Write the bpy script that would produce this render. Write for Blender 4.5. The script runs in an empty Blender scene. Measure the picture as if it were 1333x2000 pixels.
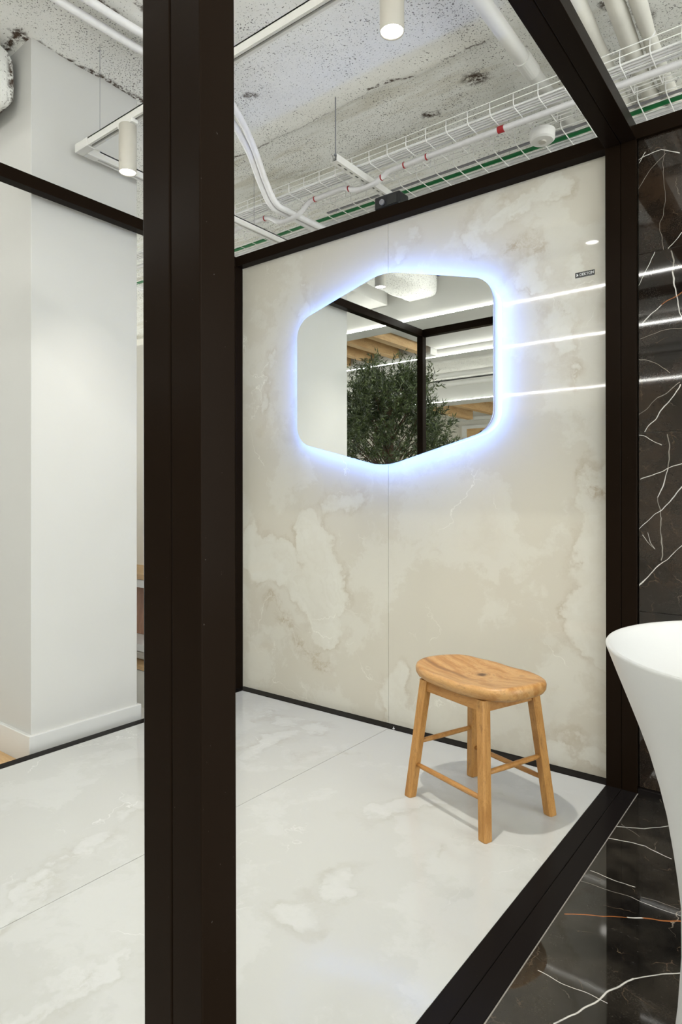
import bpy, bmesh, math, random
from mathutils import Vector, Matrix, noise
random.seed(7)
S = bpy.context.scene
COL = S.collection
PI = math.pi

# ------------------------------------------------------------------ camera
FPX, CX, HY, PSI, PT, RL, CAMZ = 1257.6, 654.8, 971.1, 0.6604, 0.002, -0.0008, 1.15
cam_d = bpy.data.cameras.new('camera'); cam = bpy.data.objects.new('camera', cam_d)
COL.objects.link(cam); S.camera = cam
Fh = Vector((-math.sin(PSI), math.cos(PSI), 0)); R0 = Vector((math.cos(PSI), math.sin(PSI), 0)); Zv = Vector((0, 0, 1))
FW = Fh*math.cos(PT)+Zv*math.sin(PT); U0 = -Fh*math.sin(PT)+Zv*math.cos(PT)
RV = R0*math.cos(RL)+U0*math.sin(RL); UV = -R0*math.sin(RL)+U0*math.cos(RL)
cam.matrix_world = Matrix(((RV.x, UV.x, -FW.x, 0), (RV.y, UV.y, -FW.y, 0), (RV.z, UV.z, -FW.z, CAMZ), (0, 0, 0, 1)))
cam_d.sensor_fit = 'AUTO'; cam_d.sensor_width = 36.0; cam_d.lens = FPX/2000*36
cam_d.shift_x = (666.5-CX)/2000; cam_d.shift_y = (HY-1000)/2000; cam_d.clip_start = 0.02

# ------------------------------------------------------------------ world, exposure
w = bpy.data.worlds.new('world'); S.world = w; w.use_nodes = True
w.node_tree.nodes['Background'].inputs[0].default_value = (0.93, 0.975, 0.965, 1)
w.node_tree.nodes['Background'].inputs[1].default_value = 4.8
S.view_settings.view_transform = 'Standard'; S.view_settings.look = 'None'
S.view_settings.gamma = 1; S.view_settings.use_curve_mapping = False
S.view_settings.exposure = 0.0
SPOT_W, DOWN_W, LED_E, HALO_E = 110.0, 20.0, 140.0, 56.0

# ------------------------------------------------------------------ object helpers
def obj(name, bm, m, parent=None, smooth=False, bevel=0):
    me = bpy.data.meshes.new(name)
    if isinstance(bm, tuple):
        me.from_pydata(bm[0], [], bm[1])
    else:
        bmesh.ops.recalc_face_normals(bm, faces=bm.faces[:])
        bm.to_mesh(me); bm.free()
    if smooth:
        for p in me.polygons: p.use_smooth = True
    for mm in (m if isinstance(m, (list, tuple)) else [m]): me.materials.append(mm)
    me.update()
    o = bpy.data.objects.new(name, me); COL.objects.link(o)
    if parent: o.parent = parent
    if bevel:
        b = o.modifiers.new('bevel', 'BEVEL'); b.width = bevel; b.segments = 2; b.limit_method = 'ANGLE'
    return o
def world_child(o, parent):
    o.parent = parent; o.matrix_parent_inverse = parent.matrix_world.inverted()
def tag(o, label, cat, group=None, kind=None):
    if label: o['label'] = label
    if cat: o['category'] = cat
    if group: o['group'] = group
    if kind: o['kind'] = kind
    return o
def thing(name, label, cat, loc=(0, 0, 0), rz=0, group=None):
    o = bpy.data.objects.new(name, None); COL.objects.link(o)
    o.location = loc; o.rotation_euler = (0, 0, rz); o.empty_display_size = .1
    return tag(o, label, cat, group)
def setting(name, loc=(0, 0, 0)):
    o = bpy.data.objects.new(name, None); COL.objects.link(o); o.location = loc
    o['kind'] = 'structure'; return o
def box(bm, x0, y0, z0, x1, y1, z1):
    v = [bm.verts.new(p) for p in ((x0,y0,z0),(x1,y0,z0),(x1,y1,z0),(x0,y1,z0),(x0,y0,z1),(x1,y0,z1),(x1,y1,z1),(x0,y1,z1))]
    for f in ((0,3,2,1),(4,5,6,7),(0,1,5,4),(1,2,6,5),(2,3,7,6),(3,0,4,7)): bm.faces.new([v[i] for i in f])
    return v
def B(*a):
    bm = bmesh.new(); box(bm, *a); return bm
def tube(bm, pts, r, n=10, cap=True, rf=None):
    pts = [Vector(p) for p in pts]; rings = []
    t = (pts[1]-pts[0]).normalized()
    up = Vector((0, 0, 1)) if abs(t.z) < .9 else Vector((1, 0, 0))
    a = t.cross(up).normalized()
    for i, p in enumerate(pts):
        t = (pts[min(i+1, len(pts)-1)]-pts[max(i-1, 0)]).normalized()
        a = (a-t*a.dot(t)).normalized(); b = t.cross(a)
        rr = rf[i] if rf else r
        rings.append([bm.verts.new(p+a*math.cos(2*PI*k/n)*rr+b*math.sin(2*PI*k/n)*rr) for k in range(n)])
    for i in range(len(rings)-1):
        for k in range(n):
            bm.faces.new((rings[i][k], rings[i][(k+1) % n], rings[i+1][(k+1) % n], rings[i+1][k]))
    if cap:
        bm.faces.new(rings[0][::-1]); bm.faces.new(rings[-1])
    return bm
def T(pts, r, n=10, **k): return tube(bmesh.new(), pts, r, n, **k)
def lathe(prof, n=64, c=(0, 0, 0), capb=False, capt=False):
    bm = bmesh.new(); rings = []
    for r, z in prof:
        if r < 1e-6: rings.append([bm.verts.new((c[0], c[1], c[2]+z))]); continue
        rings.append([bm.verts.new((c[0]+r*math.cos(2*PI*k/n), c[1]+r*math.sin(2*PI*k/n), c[2]+z)) for k in range(n)])
    for i in range(len(rings)-1):
        A, Bq = rings[i], rings[i+1]
        for k in range(n):
            if len(A) == 1 and len(Bq) == 1: continue
            if len(A) == 1: bm.faces.new((A[0], Bq[k], Bq[(k+1) % n]))
            elif len(Bq) == 1: bm.faces.new((A[k], A[(k+1) % n], Bq[0]))
            else: bm.faces.new((A[k], A[(k+1) % n], Bq[(k+1) % n], Bq[k]))
    if capb and len(rings[0]) > 1: bm.faces.new(rings[0][::-1])
    if capt and len(rings[-1]) > 1: bm.faces.new(rings[-1])
    return bm
def spline(pts, n=8):
    pts = [Vector(p) for p in pts]; out = []
    P = [pts[0]*2-pts[1]]+pts+[pts[-1]*2-pts[-2]]
    for i in range(1, len(P)-2):
        for k in range(n):
            t = k/n; a, b, c, d = P[i-1], P[i], P[i+1], P[i+2]
            out.append(.5*((2*b)+(c-a)*t+(2*a-5*b+4*c-d)*t*t+(3*b-a-3*c+d)*t**3))
    out.append(pts[-1]); return out

# ------------------------------------------------------------------ material helpers
class NT:
    def __init__(s, name):
        s.m = bpy.data.materials.new(name); s.m.use_nodes = True; s.t = s.m.node_tree
        s.b = s.t.nodes['Principled BSDF']; s.t.nodes['Material Output']
    def n(s, typ, ins=None, **k):
        nd = s.t.nodes.new(typ)
        for a, v in k.items(): setattr(nd, a, v)
        if ins:
            for a, v in ins.items(): s.set(nd.inputs[a], v)
        return nd
    def set(s, sock, v):
        if isinstance(v, bpy.types.NodeSocket): s.t.links.new(v, sock)
        else:
            if sock.type == 'RGBA' and len(v) == 3: v = (*v, 1)
            sock.default_value = v
    def math(s, op, a, b=0.0, c=0.0, clamp=False):
        nd = s.n('ShaderNodeMath', {0: a, 1: b, 2: c}, operation=op, use_clamp=clamp); return nd.outputs[0]
    def vm(s, op, a, b=(0, 0, 0)):
        nd = s.n('ShaderNodeVectorMath', {0: a, 1: b}, operation=op)
        return nd.outputs['Value'] if op in ('DOT_PRODUCT', 'LENGTH', 'DISTANCE') else nd.outputs[0]
    def scale(s, v, k):
        nd = s.n('ShaderNodeVectorMath', {0: v}, operation='SCALE'); s.set(nd.inputs['Scale'], k); return nd.outputs[0]
    def pos(s): return s.n('ShaderNodeNewGeometry').outputs['Position']
    def objc(s): return s.n('ShaderNodeTexCoord').outputs['Object']
    def noise(s, v, sc, det=4, rough=.55, dist=0.0, out='Fac'):
        return s.n('ShaderNodeTexNoise', {'Vector': v, 'Scale': sc, 'Detail': det, 'Roughness': rough, 'Distortion': dist}).outputs[out]
    def smooth(s, v, lo, hi, a=0.0, b=1.0):
        nd = s.n('ShaderNodeMapRange', {'Value': v, 'From Min': lo, 'From Max': hi, 'To Min': a, 'To Max': b}, interpolation_type='SMOOTHSTEP'); return nd.outputs[0]
    def mix(s, f, a, b, mode='MIX'):
        nd = s.n('ShaderNodeMix', data_type='RGBA', blend_type=mode)
        s.set(nd.inputs[0], f); s.set(nd.inputs[6], a); s.set(nd.inputs[7], b); return nd.outputs[2]
    def xyz(s, v): return s.n('ShaderNodeSeparateXYZ', {0: v}).outputs
    def comb(s, x, y, z): return s.n('ShaderNodeCombineXYZ', {0: x, 1: y, 2: z}).outputs[0]
    def cap(s, v, A, Bp):     # distance to a segment
        A3 = Vector((A[0], A[1], 0)); B3 = Vector((Bp[0], Bp[1], 0)); ba = B3-A3; L = max(ba.dot(ba), 1e-8)
        pa = s.vm('SUBTRACT', v, tuple(A3))
        h = s.math('DIVIDE', s.vm('DOT_PRODUCT', pa, tuple(ba)), L, clamp=True)
        nd = s.n('ShaderNodeVectorMath', {0: tuple(ba)}, operation='SCALE'); s.set(nd.inputs['Scale'], h)
        return s.vm('DISTANCE', pa, nd.outputs[0])
    def out(s, color=None, rough=None, metal=None, spec=None, bump=None, bs=.3, bd=.01, **k):
        if color is not None: s.set(s.b.inputs['Base Color'], color)
        if rough is not None: s.set(s.b.inputs['Roughness'], rough)
        if metal is not None: s.set(s.b.inputs['Metallic'], metal)
        if spec is not None: s.set(s.b.inputs['Specular IOR Level'], spec)
        if bump is not None:
            bn = s.n('ShaderNodeBump', {'Height': bump, 'Strength': bs, 'Distance': bd}); s.t.links.new(bn.outputs[0], s.b.inputs['Normal'])
        for a, v in k.items(): s.set(s.b.inputs[a.replace('_', ' ')], v)
        return s.m
def plain(name, c, rough=.5, metal=0.0, spec=.5, var=.04, sc=8, bump=0):
    t = NT(name); v = t.objc(); n = t.noise(v, sc, 4)
    c2 = tuple(max(0, x*(1-var*2)) for x in c); c3 = tuple(min(1, x*(1+var)) for x in c)
    col = t.mix(n, c2, c3)
    t.out(col, rough, metal, spec, t.noise(v, sc*25, 3) if bump else None, bump, .002)
    return t.m
def emis(name, c, e):
    t = NT(name); t.set(t.b.inputs['Emission Color'], c); t.set(t.b.inputs['Emission Strength'], e)
    t.out((.8, .8, .8), .5); return t.m

def onyx(name, axes, base, light, brown, caps, brownc, rough=.1, amt=1.0, sc=1.0):
    t = NT(name); x, y, z = t.xyz(t.pos())[0:3]
    p = t.comb(x, z if axes == 'xz' else y, 0.0)
    d1 = t.scale(t.vm('SUBTRACT', t.noise(p, 2.6*sc, 5, .6, out='Color'), (.5, .5, .5)), .34)
    d2 = t.scale(t.vm('SUBTRACT', t.noise(p, 11*sc, 5, .65, out='Color'), (.5, .5, .5)), .10)
    q = t.vm('ADD', t.vm('ADD', p, d1), d2)
    vor = t.n('ShaderNodeTexVoronoi', {'Vector': q, 'Scale': 8.5*sc}).outputs['Distance']
    bil = t.math('MULTIPLY', vor, .075)
    d = None
    for (a, b, r) in caps:
        c = t.math('SUBTRACT', t.cap(q, a, b), r)
        d = c if d is None else t.math('MINIMUM', d, c)
    d = t.math('ADD', d, bil)
    # sharp scalloped edge on the outside, fading towards the inside in layers
    inside = t.smooth(d, .035, .012)
    lay = t.math('ABSOLUTE', t.math('SINE', t.math('MULTIPLY', t.math('ADD', d, t.math('MULTIPLY', t.noise(q, 6*sc, 6), .10)), 52)))
    mott = t.noise(q, 5*sc, 7, .65)
    lamt = t.math('MULTIPLY', inside, t.math('ADD', t.math('MULTIPLY', mott, .9), t.math('MULTIPLY', lay, .18)), clamp=True)
    # faint clouds elsewhere
    g = t.noise(q, 1.7*sc, 7, .62)
    gl = t.smooth(g, .50, .56); gl2 = t.smooth(g, .75, .58)
    faint = t.math('MULTIPLY', t.math('MULTIPLY', gl, gl2), .34)
    veil = t.smooth(t.noise(p, .9*sc, 3), .35, .7)
    col = t.mix(t.math('MULTIPLY', veil, .5), base, tuple(c*.93 for c in base))
    col = t.mix(faint, col, light)
    col = t.mix(t.math('MULTIPLY', lamt, amt, clamp=True), col, light)
    rim = t.math('MULTIPLY', t.smooth(d, .085, .036), t.smooth(d, .028, .038))
    col = t.mix(t.math('MULTIPLY', t.math('MULTIPLY', rim, t.smooth(mott, .35, .75)), .55*amt), col, brown)
    for (a, b, r, k) in brownc:
        m = t.smooth(t.cap(q, a, b), r, 0.0)
        m = t.math('MULTIPLY', t.math('MULTIPLY', m, t.smooth(t.noise(q, 16*sc, 5, .7), .38, .68)), k)
        col = t.mix(m, col, brown)
    # hairline crystalline veins
    e = t.n('ShaderNodeTexVoronoi', {'Vector': t.vm('ADD', p, t.scale(d1, 1.2)), 'Scale': 1.9*sc}, feature='DISTANCE_TO_EDGE').outputs['Distance']
    vn = t.math('MULTIPLY', t.smooth(e, .006, .0), t.math('MULTIPLY', t.smooth(t.noise(p, 3.1, 3), .5, .65), .5))
    col = t.mix(vn, col, tuple(min(1, c*1.25) for c in light))
    col = t.mix(t.math('MULTIPLY', t.noise(p, 60, 4, .7), .10), col, tuple(c*.8 for c in base))
    return t.out(col, rough, 0, .5)

def marble(name, axes, segs, rough=.035, lo=(.0045, .0040, .0036), hi=(.030, .024, .018), wob=.03, wk=1.0):
    segs = [(a, b, wd*wk, k) for a, b, wd, k in segs]
    t = NT(name); x, y, z = t.xyz(t.pos())[0:3]
    p = t.comb(x, z if axes == 'xz' else y, 0.0)
    dd = t.vm('SUBTRACT', t.noise(p, 8, 2, .45, out='Color'), (.5, .5, .5))
    q = t.vm('ADD', p, t.vm('MULTIPLY', dd, (wob, wob, 0))); q2 = t.vm('ADD', p, t.scale(t.vm('SUBTRACT', t.noise(p, 7, 5, .6, out='Color'), (.5, .5, .5)), .14))
    cl = t.smooth(t.noise(q2, 2.4, 8, .68), .36, .72)
    col = t.mix(cl, lo, hi)
    fleck = t.smooth(t.noise(p, 150, 2, .6), .66, .78)
    fl2 = t.smooth(t.noise(p, 5, 4), .45, .7)
    grain = t.math('MULTIPLY', t.smooth(t.noise(p, 210, 3, .8), .45, .72), t.smooth(t.noise(q2, 3.5, 6, .7), .40, .68))
    col = t.mix(t.math('MULTIPLY', grain, .55), col, (.075, .068, .058))
    dust = t.math('MULTIPLY', t.smooth(t.noise(t.vm('MULTIPLY', q2, (2, 5, 1)), 5, 7, .75), .60, .74), t.smooth(t.noise(p, 90, 4, .8), .40, .65))
    col = t.mix(t.math('MULTIPLY', dust, .5), col, (.16, .15, .14))
    col = t.mix(t.math('MULTIPLY', t.math('MULTIPLY', fleck, fl2), .55), col, (.16, .14, .12))
    for sc, wd, k, c in ((3.2, .0035, .75, (.33, .28, .22)), (8.5, .004, .35, (.20, .14, .09))):
        e = t.n('ShaderNodeTexVoronoi', {'Vector': q2, 'Scale': sc}, feature='DISTANCE_TO_EDGE').outputs['Distance']
        mk = t.smooth(t.noise(p, sc*1.3, 3), .52, .66)
        col = t.mix(t.math('MULTIPLY', t.math('MULTIPLY', t.smooth(e, wd*sc/2, 0.0), mk), k), col, c)
    brk = t.noise(p, 26, 3)
    for (a, b, wd, kind) in segs:
        c = {'w': (.62, .60, .56), 'g': (.25, .23, .20), 'r': (.30, .105, .03)}[kind]
        m = t.smooth(t.cap(q, a, b), wd*1.35, wd*.35)
        m = t.math('MULTIPLY', m, t.smooth(brk, .3, .5, .7, 1.0))
        col = t.mix(m, col, c)
    return t.out(col, rough, 0, .5)

def wood(name, c1, c2, dark, sc=1.0, rough=.45, axis=0, knot=None, streak=None):
    t = NT(name); v = t.objc()
    s = [9*sc, 9*sc, 9*sc]; s[axis] = 1.1*sc
    q = t.vm('MULTIPLY', v, tuple(s))
    q = t.vm('ADD', q, t.scale(t.vm('SUBTRACT', t.noise(v, 5*sc, 3, out='Color'), (.5, .5, .5)), .45))
    if knot:
        dk = t.vm('DISTANCE', v, knot)
        q = t.vm('ADD', q, t.scale(v, t.math('DIVIDE', .10, t.math('ADD', dk, .012))))
    g = t.noise(q, 3.5, 7, .62); fine = t.noise(t.vm('MULTIPLY', q, (1, 5, 5) if axis == 0 else (5, 5, 1)), 14, 4, .7)
    col = t.mix(t.smooth(g, .32, .66), c1, c2)
    col = t.mix(t.smooth(g, .56, .74, 0, .75), col, dark)
    col = t.mix(t.math('MULTIPLY', t.smooth(fine, .48, .72), .55), col, dark)
    if streak:
        x, y, z = t.xyz(v)[0:3]
        yy = t.math('ADD', y, t.math('MULTIPLY', t.noise(v, 7, 4), .03))
        m = t.smooth(t.math('ABSOLUTE', t.math('SUBTRACT', yy, streak)), .022, .002)
        col = t.mix(t.math('MULTIPLY', m, t.smooth(t.noise(q, 2.2, 4), .36, .6, .0, .6)), col, dark)
    if knot:
        col = t.mix(t.smooth(t.math('ADD', dk, t.math('MULTIPLY', t.noise(v, 60, 3), .02)), .042, .016, 0, .9), col, (.06, .022, .008))
    return t.out(col, rough, 0, .4, g, .25, .002)

# ------------------------------------------------------------------ materials
def metal_black(name, c=(.0085, .0052, .0032), rough=.24):
    t = NT(name); p = t.pos()
    q = t.vm('MULTIPLY', p, (60, 60, 1.5)); n = t.noise(q, 1.0, 4, .6)
    sp = t.smooth(t.noise(p, 160, 2), .74, .8)
    col = t.mix(t.math('MULTIPLY', n, .35), c, tuple(x*1.25 for x in c))
    col = t.mix(t.math('MULTIPLY', sp, .35), col, (.2, .18, .16))
    r = t.math('ADD', t.math('MULTIPLY', n, .03), rough-.02)
    return t.out(col, r, .0, .02)
M = {}
M['frame'] = metal_black('dark_bronze_metal')
M['rail'] = metal_black('scuffed_dark_metal', (.009, .0075, .007), .22)
M['gap'] = plain('shadow_gap', (.004, .004, .004), .8)
M['wall'] = plain('white_plaster', (.535, .53, .505), .7, var=.02, sc=3, bump=.06)
M['farwall'] = plain('cream_plaster', (.70, .67, .60), .7, var=.02, sc=3)
M['base'] = plain('white_satin_baseboard', (.62, .62, .60), .4, var=.02)
M['white'] = plain('white_powder_coat', (.70, .69, .66), .38, var=.03)
M['offwhite'] = plain('offwhite_powder_coat', (.47, .445, .39), .42, var=.03)
M['cable'] = plain('white_cable_sheath', (.84, .83, .84), .4, var=.06, sc=30)
M['wire'] = plain('white_coated_wire', (.86, .85, .83), .4)
M['green'] = plain('green_cable_sheath', (.006, .17, .045), .35, var=.1)
M['gray'] = plain('grey_steel', (.22, .22, .24), .4, .3)
M['dark'] = plain('black_plastic', (.008, .008, .010), .25)
M['slot'] = plain('dark_slot', (.01, .01, .01), .6)
M['red'] = plain('red_tie', (.35, .015, .02), .4)
M['ceramic'] = plain('matt_white_stone_resin', (.60, .60, .59), .35, var=.01)
M['lag'] = plain('white_pipe_lagging', (.66, .64, .58), .6, var=.06, sc=12, bump=.3)
M['lens'] = emis('spot_lens_light', (1, .97, .92), 30)
M['down'] = emis('downlight_light', (1, .97, .92), 14)
M['led'] = emis('linear_led_light', (.98, .98, .93), LED_E)
M['halo'] = emis('cool_halo_light', (.15, .31, 1.0), HALO_E)
M['mirror'] = NT('mirror_glass').out((.90, .92, .90), .0, 1.0)
M['edge'] = plain('mirror_edge', (.25, .3, .3), .15, .6)
M['grout'] = plain('pale_grout', (.26, .24, .21), .8, var=.15, sc=60)
M['floorout'] = plain('pale_outer_floor', (.55, .53, .48), .35, var=.05, sc=2)
M['bark'] = plain('bark', (.10, .055, .03), .8, var=.3, sc=20, bump=.5)
M['white_print'] = plain('white_print', (.85, .85, .85), .5)

t = NT('leaf_green'); oi = t.n('ShaderNodeNewGeometry').outputs['Random Per Island']
M['leaf'] = t.out(t.mix(oi, (.010, .020, .004), (.075, .105, .026)), .38, 0, .5)

# sprayed rough ceiling
t = NT('rough_sprayed_plaster'); p = t.pos(); x, y, z = t.xyz(p)[0:3]; p2 = t.comb(x, y, 0.0)
zone = t.smooth(t.noise(p2, 1.6, 5, .6), .40, .62)
spk = t.noise(p, 125, 2, .5); thr = t.math('SUBTRACT', .660, t.math('MULTIPLY', zone, .075))
pit = t.smooth(t.math('SUBTRACT', spk, thr), 0.0, .03)
spk2 = t.noise(p, 38, 3, .6); pit2 = t.smooth(spk2, .70, .745)
col = t.mix(t.noise(p2, 3.0, 6, .65), (.80, .79, .74), (.90, .90, .88))
st = t.vm('MULTIPLY', p, (.7, 4.0, 1.0))
band = t.smooth(t.noise(st, 2.0, 6, .65), .47, .66); far = t.smooth(y, 2.75, 2.9)
col = t.mix(t.math('MULTIPLY', t.math('MULTIPLY', band, far), .45), col, (.48, .43, .30))
col = t.mix(t.math('MULTIPLY', pit, .80), col, (.12, .105, .10))
col = t.mix(t.math('MULTIPLY', pit2, .75), col, (.10, .085, .075))
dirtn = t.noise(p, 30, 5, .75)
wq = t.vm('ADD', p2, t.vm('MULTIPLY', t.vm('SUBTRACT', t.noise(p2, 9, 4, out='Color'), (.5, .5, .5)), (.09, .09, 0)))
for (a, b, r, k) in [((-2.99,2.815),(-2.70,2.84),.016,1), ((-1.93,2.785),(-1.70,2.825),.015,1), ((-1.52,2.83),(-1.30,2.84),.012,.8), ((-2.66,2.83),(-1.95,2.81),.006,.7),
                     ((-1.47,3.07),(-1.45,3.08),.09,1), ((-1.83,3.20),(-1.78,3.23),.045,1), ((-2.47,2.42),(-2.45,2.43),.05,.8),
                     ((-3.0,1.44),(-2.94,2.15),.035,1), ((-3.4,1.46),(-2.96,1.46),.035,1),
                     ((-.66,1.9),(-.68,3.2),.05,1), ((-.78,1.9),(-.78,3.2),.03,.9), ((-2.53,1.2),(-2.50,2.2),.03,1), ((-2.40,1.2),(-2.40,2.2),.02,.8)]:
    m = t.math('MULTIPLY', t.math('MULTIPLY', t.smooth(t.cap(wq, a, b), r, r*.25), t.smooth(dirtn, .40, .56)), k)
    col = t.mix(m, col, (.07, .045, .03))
hgt = t.math('SUBTRACT', t.math('MULTIPLY', t.noise(p, 55, 5, .7), .6), t.math('MULTIPLY', pit, .5))
M['rough'] = t.out(col, .85, 0, .2, hgt, .9, .008)

OB, OL, OBR = (.545, .515, .435), (.66, .655, .59), (.34, .26, .165)
M['onyx_wall'] = onyx('onyx_wall_slab', 'xz', OB, OL, OBR,
    [((-.74,1.20),(-.74,.57),.13), ((-2.8,.84),(-2.5,.72),.15), ((-2.35,.96),(-2.16,.66),.12), ((-2.38,.66),(-2.22,.45),.12),
     ((-2.35,2.34),(-2.5,1.96),.03), ((-2.58,1.97),(-2.71,1.62),.035), ((-1.34,2.36),(-1.14,2.42),.07), ((-1.14,2.42),(-.92,2.50),.05),
     ((-1.12,2.18),(-1.0,2.07),.06), ((-.86,2.13),(-.95,1.88),.055), ((-.95,1.88),(-.87,1.7),.05), ((-1.76,.20),(-1.71,.06),.10),
     ((-.94,.08),(-.81,.05),.09), ((-1.76,2.40),(-1.66,2.48),.06), ((-2.2,1.15),(-2.0,1.18),.05)],
    [((-1.19,2.28),(-1.12,2.25),.07,1), ((-1.05,2.25),(-1.0,2.22),.07,.7), ((-2.60,.50),(-2.45,.38),.07,.9), ((-2.40,.30),(-2.2,.24),.07,.8), ((-.82,1.30),(-.76,1.24),.08,1),
     ((-.92,1.96),(-.88,1.84),.035,1), ((-2.3,2.38),(-2.2,2.34),.05,.5)], rough=.035, amt=.8)
M['onyx_floor'] = onyx('onyx_floor_slab', 'xy', (.475, .48, .46), (.56, .57, .56), (.33, .31, .25),
    [((-1.80,.83),(-1.95,1.09),.05), ((-1.95,1.19),(-2.10,1.5),.04), ((-1.44,.72),(-1.43,.96),.05), ((-1.18,1.3),(-1.17,1.62),.05),
     ((-1.35,1.88),(-1.23,2.17),.06), ((-2.11,2.05),(-2.09,2.31),.07), ((-2.41,2.43),(-1.98,2.48),.06)],
    [((-1.82,.92),(-1.96,1.2),.05,.6), ((-1.42,.74),(-1.45,.86),.05,.6), ((-1.02,1.77),(-1.03,1.9),.03,.5), ((-1.9,2.2),(-1.7,2.4),.06,.4)], rough=.11, amt=.85)
M['marble_floor'] = marble('black_marble_floor', 'xy',
    [((-.486,1.409),(-.424,1.558),.0022,'w'), ((-.424,1.558),(-.381,1.658),.0022,'w'), ((-.381,1.658),(-.295,1.75),.0016,'w'),
     ((-.601,1.80),(-.504,1.853),.0022,'r'), ((-.504,1.853),(-.414,1.917),.0016,'r'), ((-.45,1.893),(-.414,1.917),.003,'w'), ((-.414,1.917),(-.333,1.958),.003,'r'),
     ((-.605,1.979),(-.472,1.994),.0009,'g'), ((-.472,1.994),(-.337,1.982),.0009,'w'), ((-.604,2.053),(-.478,2.051),.0012,'w'),
     ((-.605,2.287),(-.499,2.313),.0018,'w'), ((-.499,2.313),(-.418,2.287),.0018,'w'), ((-.606,2.386),(-.524,2.427),.0018,'w'),
     ((-.524,2.427),(-.459,2.512),.0018,'w'), ((-.572,1.541),(-.414,1.542),.0011,'w'), ((-.596,2.415),(-.526,2.361),.0006,'g'), ((-.448,2.012),(-.344,2.02),.0009,'g')],
    hi=(.040, .034, .026), wob=.035)
M['marble_wall'] = marble('black_marble_wall', 'xz',
    [((-.605,2.456),(-.579,2.491),.0015,'w'), ((-.605,2.359),(-.556,2.424),.0014,'g'), ((-.556,2.424),(-.511,2.469),.0014,'g'), ((-.605,2.470),(-.528,2.490),.0018,'w'),
     ((-.528,2.490),(-.453,2.459),.0025,'w'), ((-.516,2.50),(-.52,2.108),.0010,'g'), ((-.506,2.105),(-.454,2.15),.0015,'w'), ((-.606,1.978),(-.554,2.103),.0016,'w'),
     ((-.497,2.093),(-.49,2.013),.003,'g'), ((-.49,2.013),(-.454,1.832),.0025,'w'), ((-.606,1.828),(-.529,1.884),.0025,'w'), ((-.529,1.884),(-.454,1.938),.0022,'r'),
     ((-.585,1.409),(-.455,1.581),.0022,'w'), ((-.607,1.467),(-.53,1.54),.0013,'g'), ((-.53,1.54),(-.455,1.59),.0018,'g'), ((-.607,1.401),(-.534,1.349),.0018,'w'),
     ((-.607,1.22),(-.455,1.272),.0022,'w'), ((-.502,1.39),(-.504,1.254),.003,'g'), ((-.504,1.254),(-.54,1.156),.0024,'w'), ((-.54,1.156),(-.513,1.078),.002,'g'),
     ((-.513,1.078),(-.531,.92),.0022,'g'), ((-.607,1.026),(-.531,1.097),.0018,'w'), ((-.531,1.097),(-.455,1.195),.0024,'w'), ((-.608,.806),(-.54,.9),.0024,'w'),
     ((-.54,.9),(-.456,.982),.0018,'w'), ((-.606,1.778),(-.454,1.793),.0012,'g'), ((-.603,1.697),(-.494,1.624),.0012,'g'), ((-.57,1.01),(-.55,.955),.0012,'w'), ((-.59,1.0),(-.55,.955),.0010,'w')],
    lo=(.006, .0045, .0035), hi=(.034, .021, .013), wob=.055, wk=.72)
M['stool'] = wood('warm_oiled_wood', (.31, .135, .031), (.46, .235, .070), (.12, .043, .011), 1.0, .42, 0)
M['stool_leg'] = wood('warm_oiled_wood_upright', (.33, .150, .034), (.48, .25, .075), (.12, .045, .012), 1.0, .42, 2)
M['seat'] = wood('warm_oiled_wood_seat', (.36, .165, .045), (.55, .32, .125), (.15, .06, .02), 1.0, .38, 0, knot=(.0, .02, .487), streak=-.04)
M['oak'] = wood('oak_beam', (.50, .31, .14), (.62, .42, .21), (.36, .2, .08), .5, .5, 1)
M['oakx'] = wood('oak_board', (.50, .31, .14), (.62, .42, .21), (.36, .2, .08), .6, .5, 0)
M['walnut'] = wood('brown_wood', (.22, .09, .04), (.34, .16, .08), (.10, .04, .02), .8, .5, 2)

# ------------------------------------------------------------------ geometry constants
F, P = 2.707, 2.765            # front of the rear frame tubes, face of the slab wall
XR, W = -.727, .0576
XB = XR+W+.0015                # second module starts after a shadow gap
XL = -2.861                    # inner face of left tubes
ZB, ZT = 2.554, 2.612
Y0 = .5195                     # front of the frames
ZO = -.09                      # floor of the showroom around the platform
ZC = 3.30                      # ceiling
YM = 2.712                     # mirror glass

# ------------------------------------------------------------------ setting
fl = obj('floor', B(-10, -9.2, ZO-.05, 4.5, 5.2, ZO), M['floorout']); fl['kind'] = 'structure'
# ceiling: rough plaster with formwork step and undulation
xs = [-10+.5*i for i in range(11)]+[-4.9+.04*i for i in range(150)]+[1.2+.5*i for i in range(7)]
ys = [-9.2+.4*i for i in range(24)]+[.35+.03*i for i in range(140)]+[4.6, 5.2]
V = []; Fc = []
def cz(x, y):
    if y > 4.55 or x > 1.3 or x < -5.2: fine = 0
    else: fine = 1
    n1 = noise.noise(Vector((x*.8, y*2.2, 3.1)))*.022
    n2 = noise.noise(Vector((x*3.1, y*5.0, 1.7)))*.010+noise.noise(Vector((x*11, y*13, .7)))*.004
    edge = 2.83+noise.noise(Vector((x*2.0, .3, 9)))*.03+noise.noise(Vector((x*9, .3, 9)))*.010
    s = max(0, min(1, (y-edge)/.02)); s2 = max(0, min(1, (y-3.35)/.3)); s2 = s2*s2*(3-2*s2)
    hollow = .05*math.exp(-((x+3.25)/.35)**2-((y-3.35)/.15)**2)
    return ZC+(n1*.6+n2*1.2)*fine+s*.020-s2*.10+hollow
for yy in ys:
    for xx in xs: V.append((xx, yy, cz(xx, yy)))
nx = len(xs)
for j in range(len(ys)-1):
    for i in range(nx-1):
        a = j*nx+i; Fc.append((a, a+nx, a+nx+1, a+1))
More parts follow.
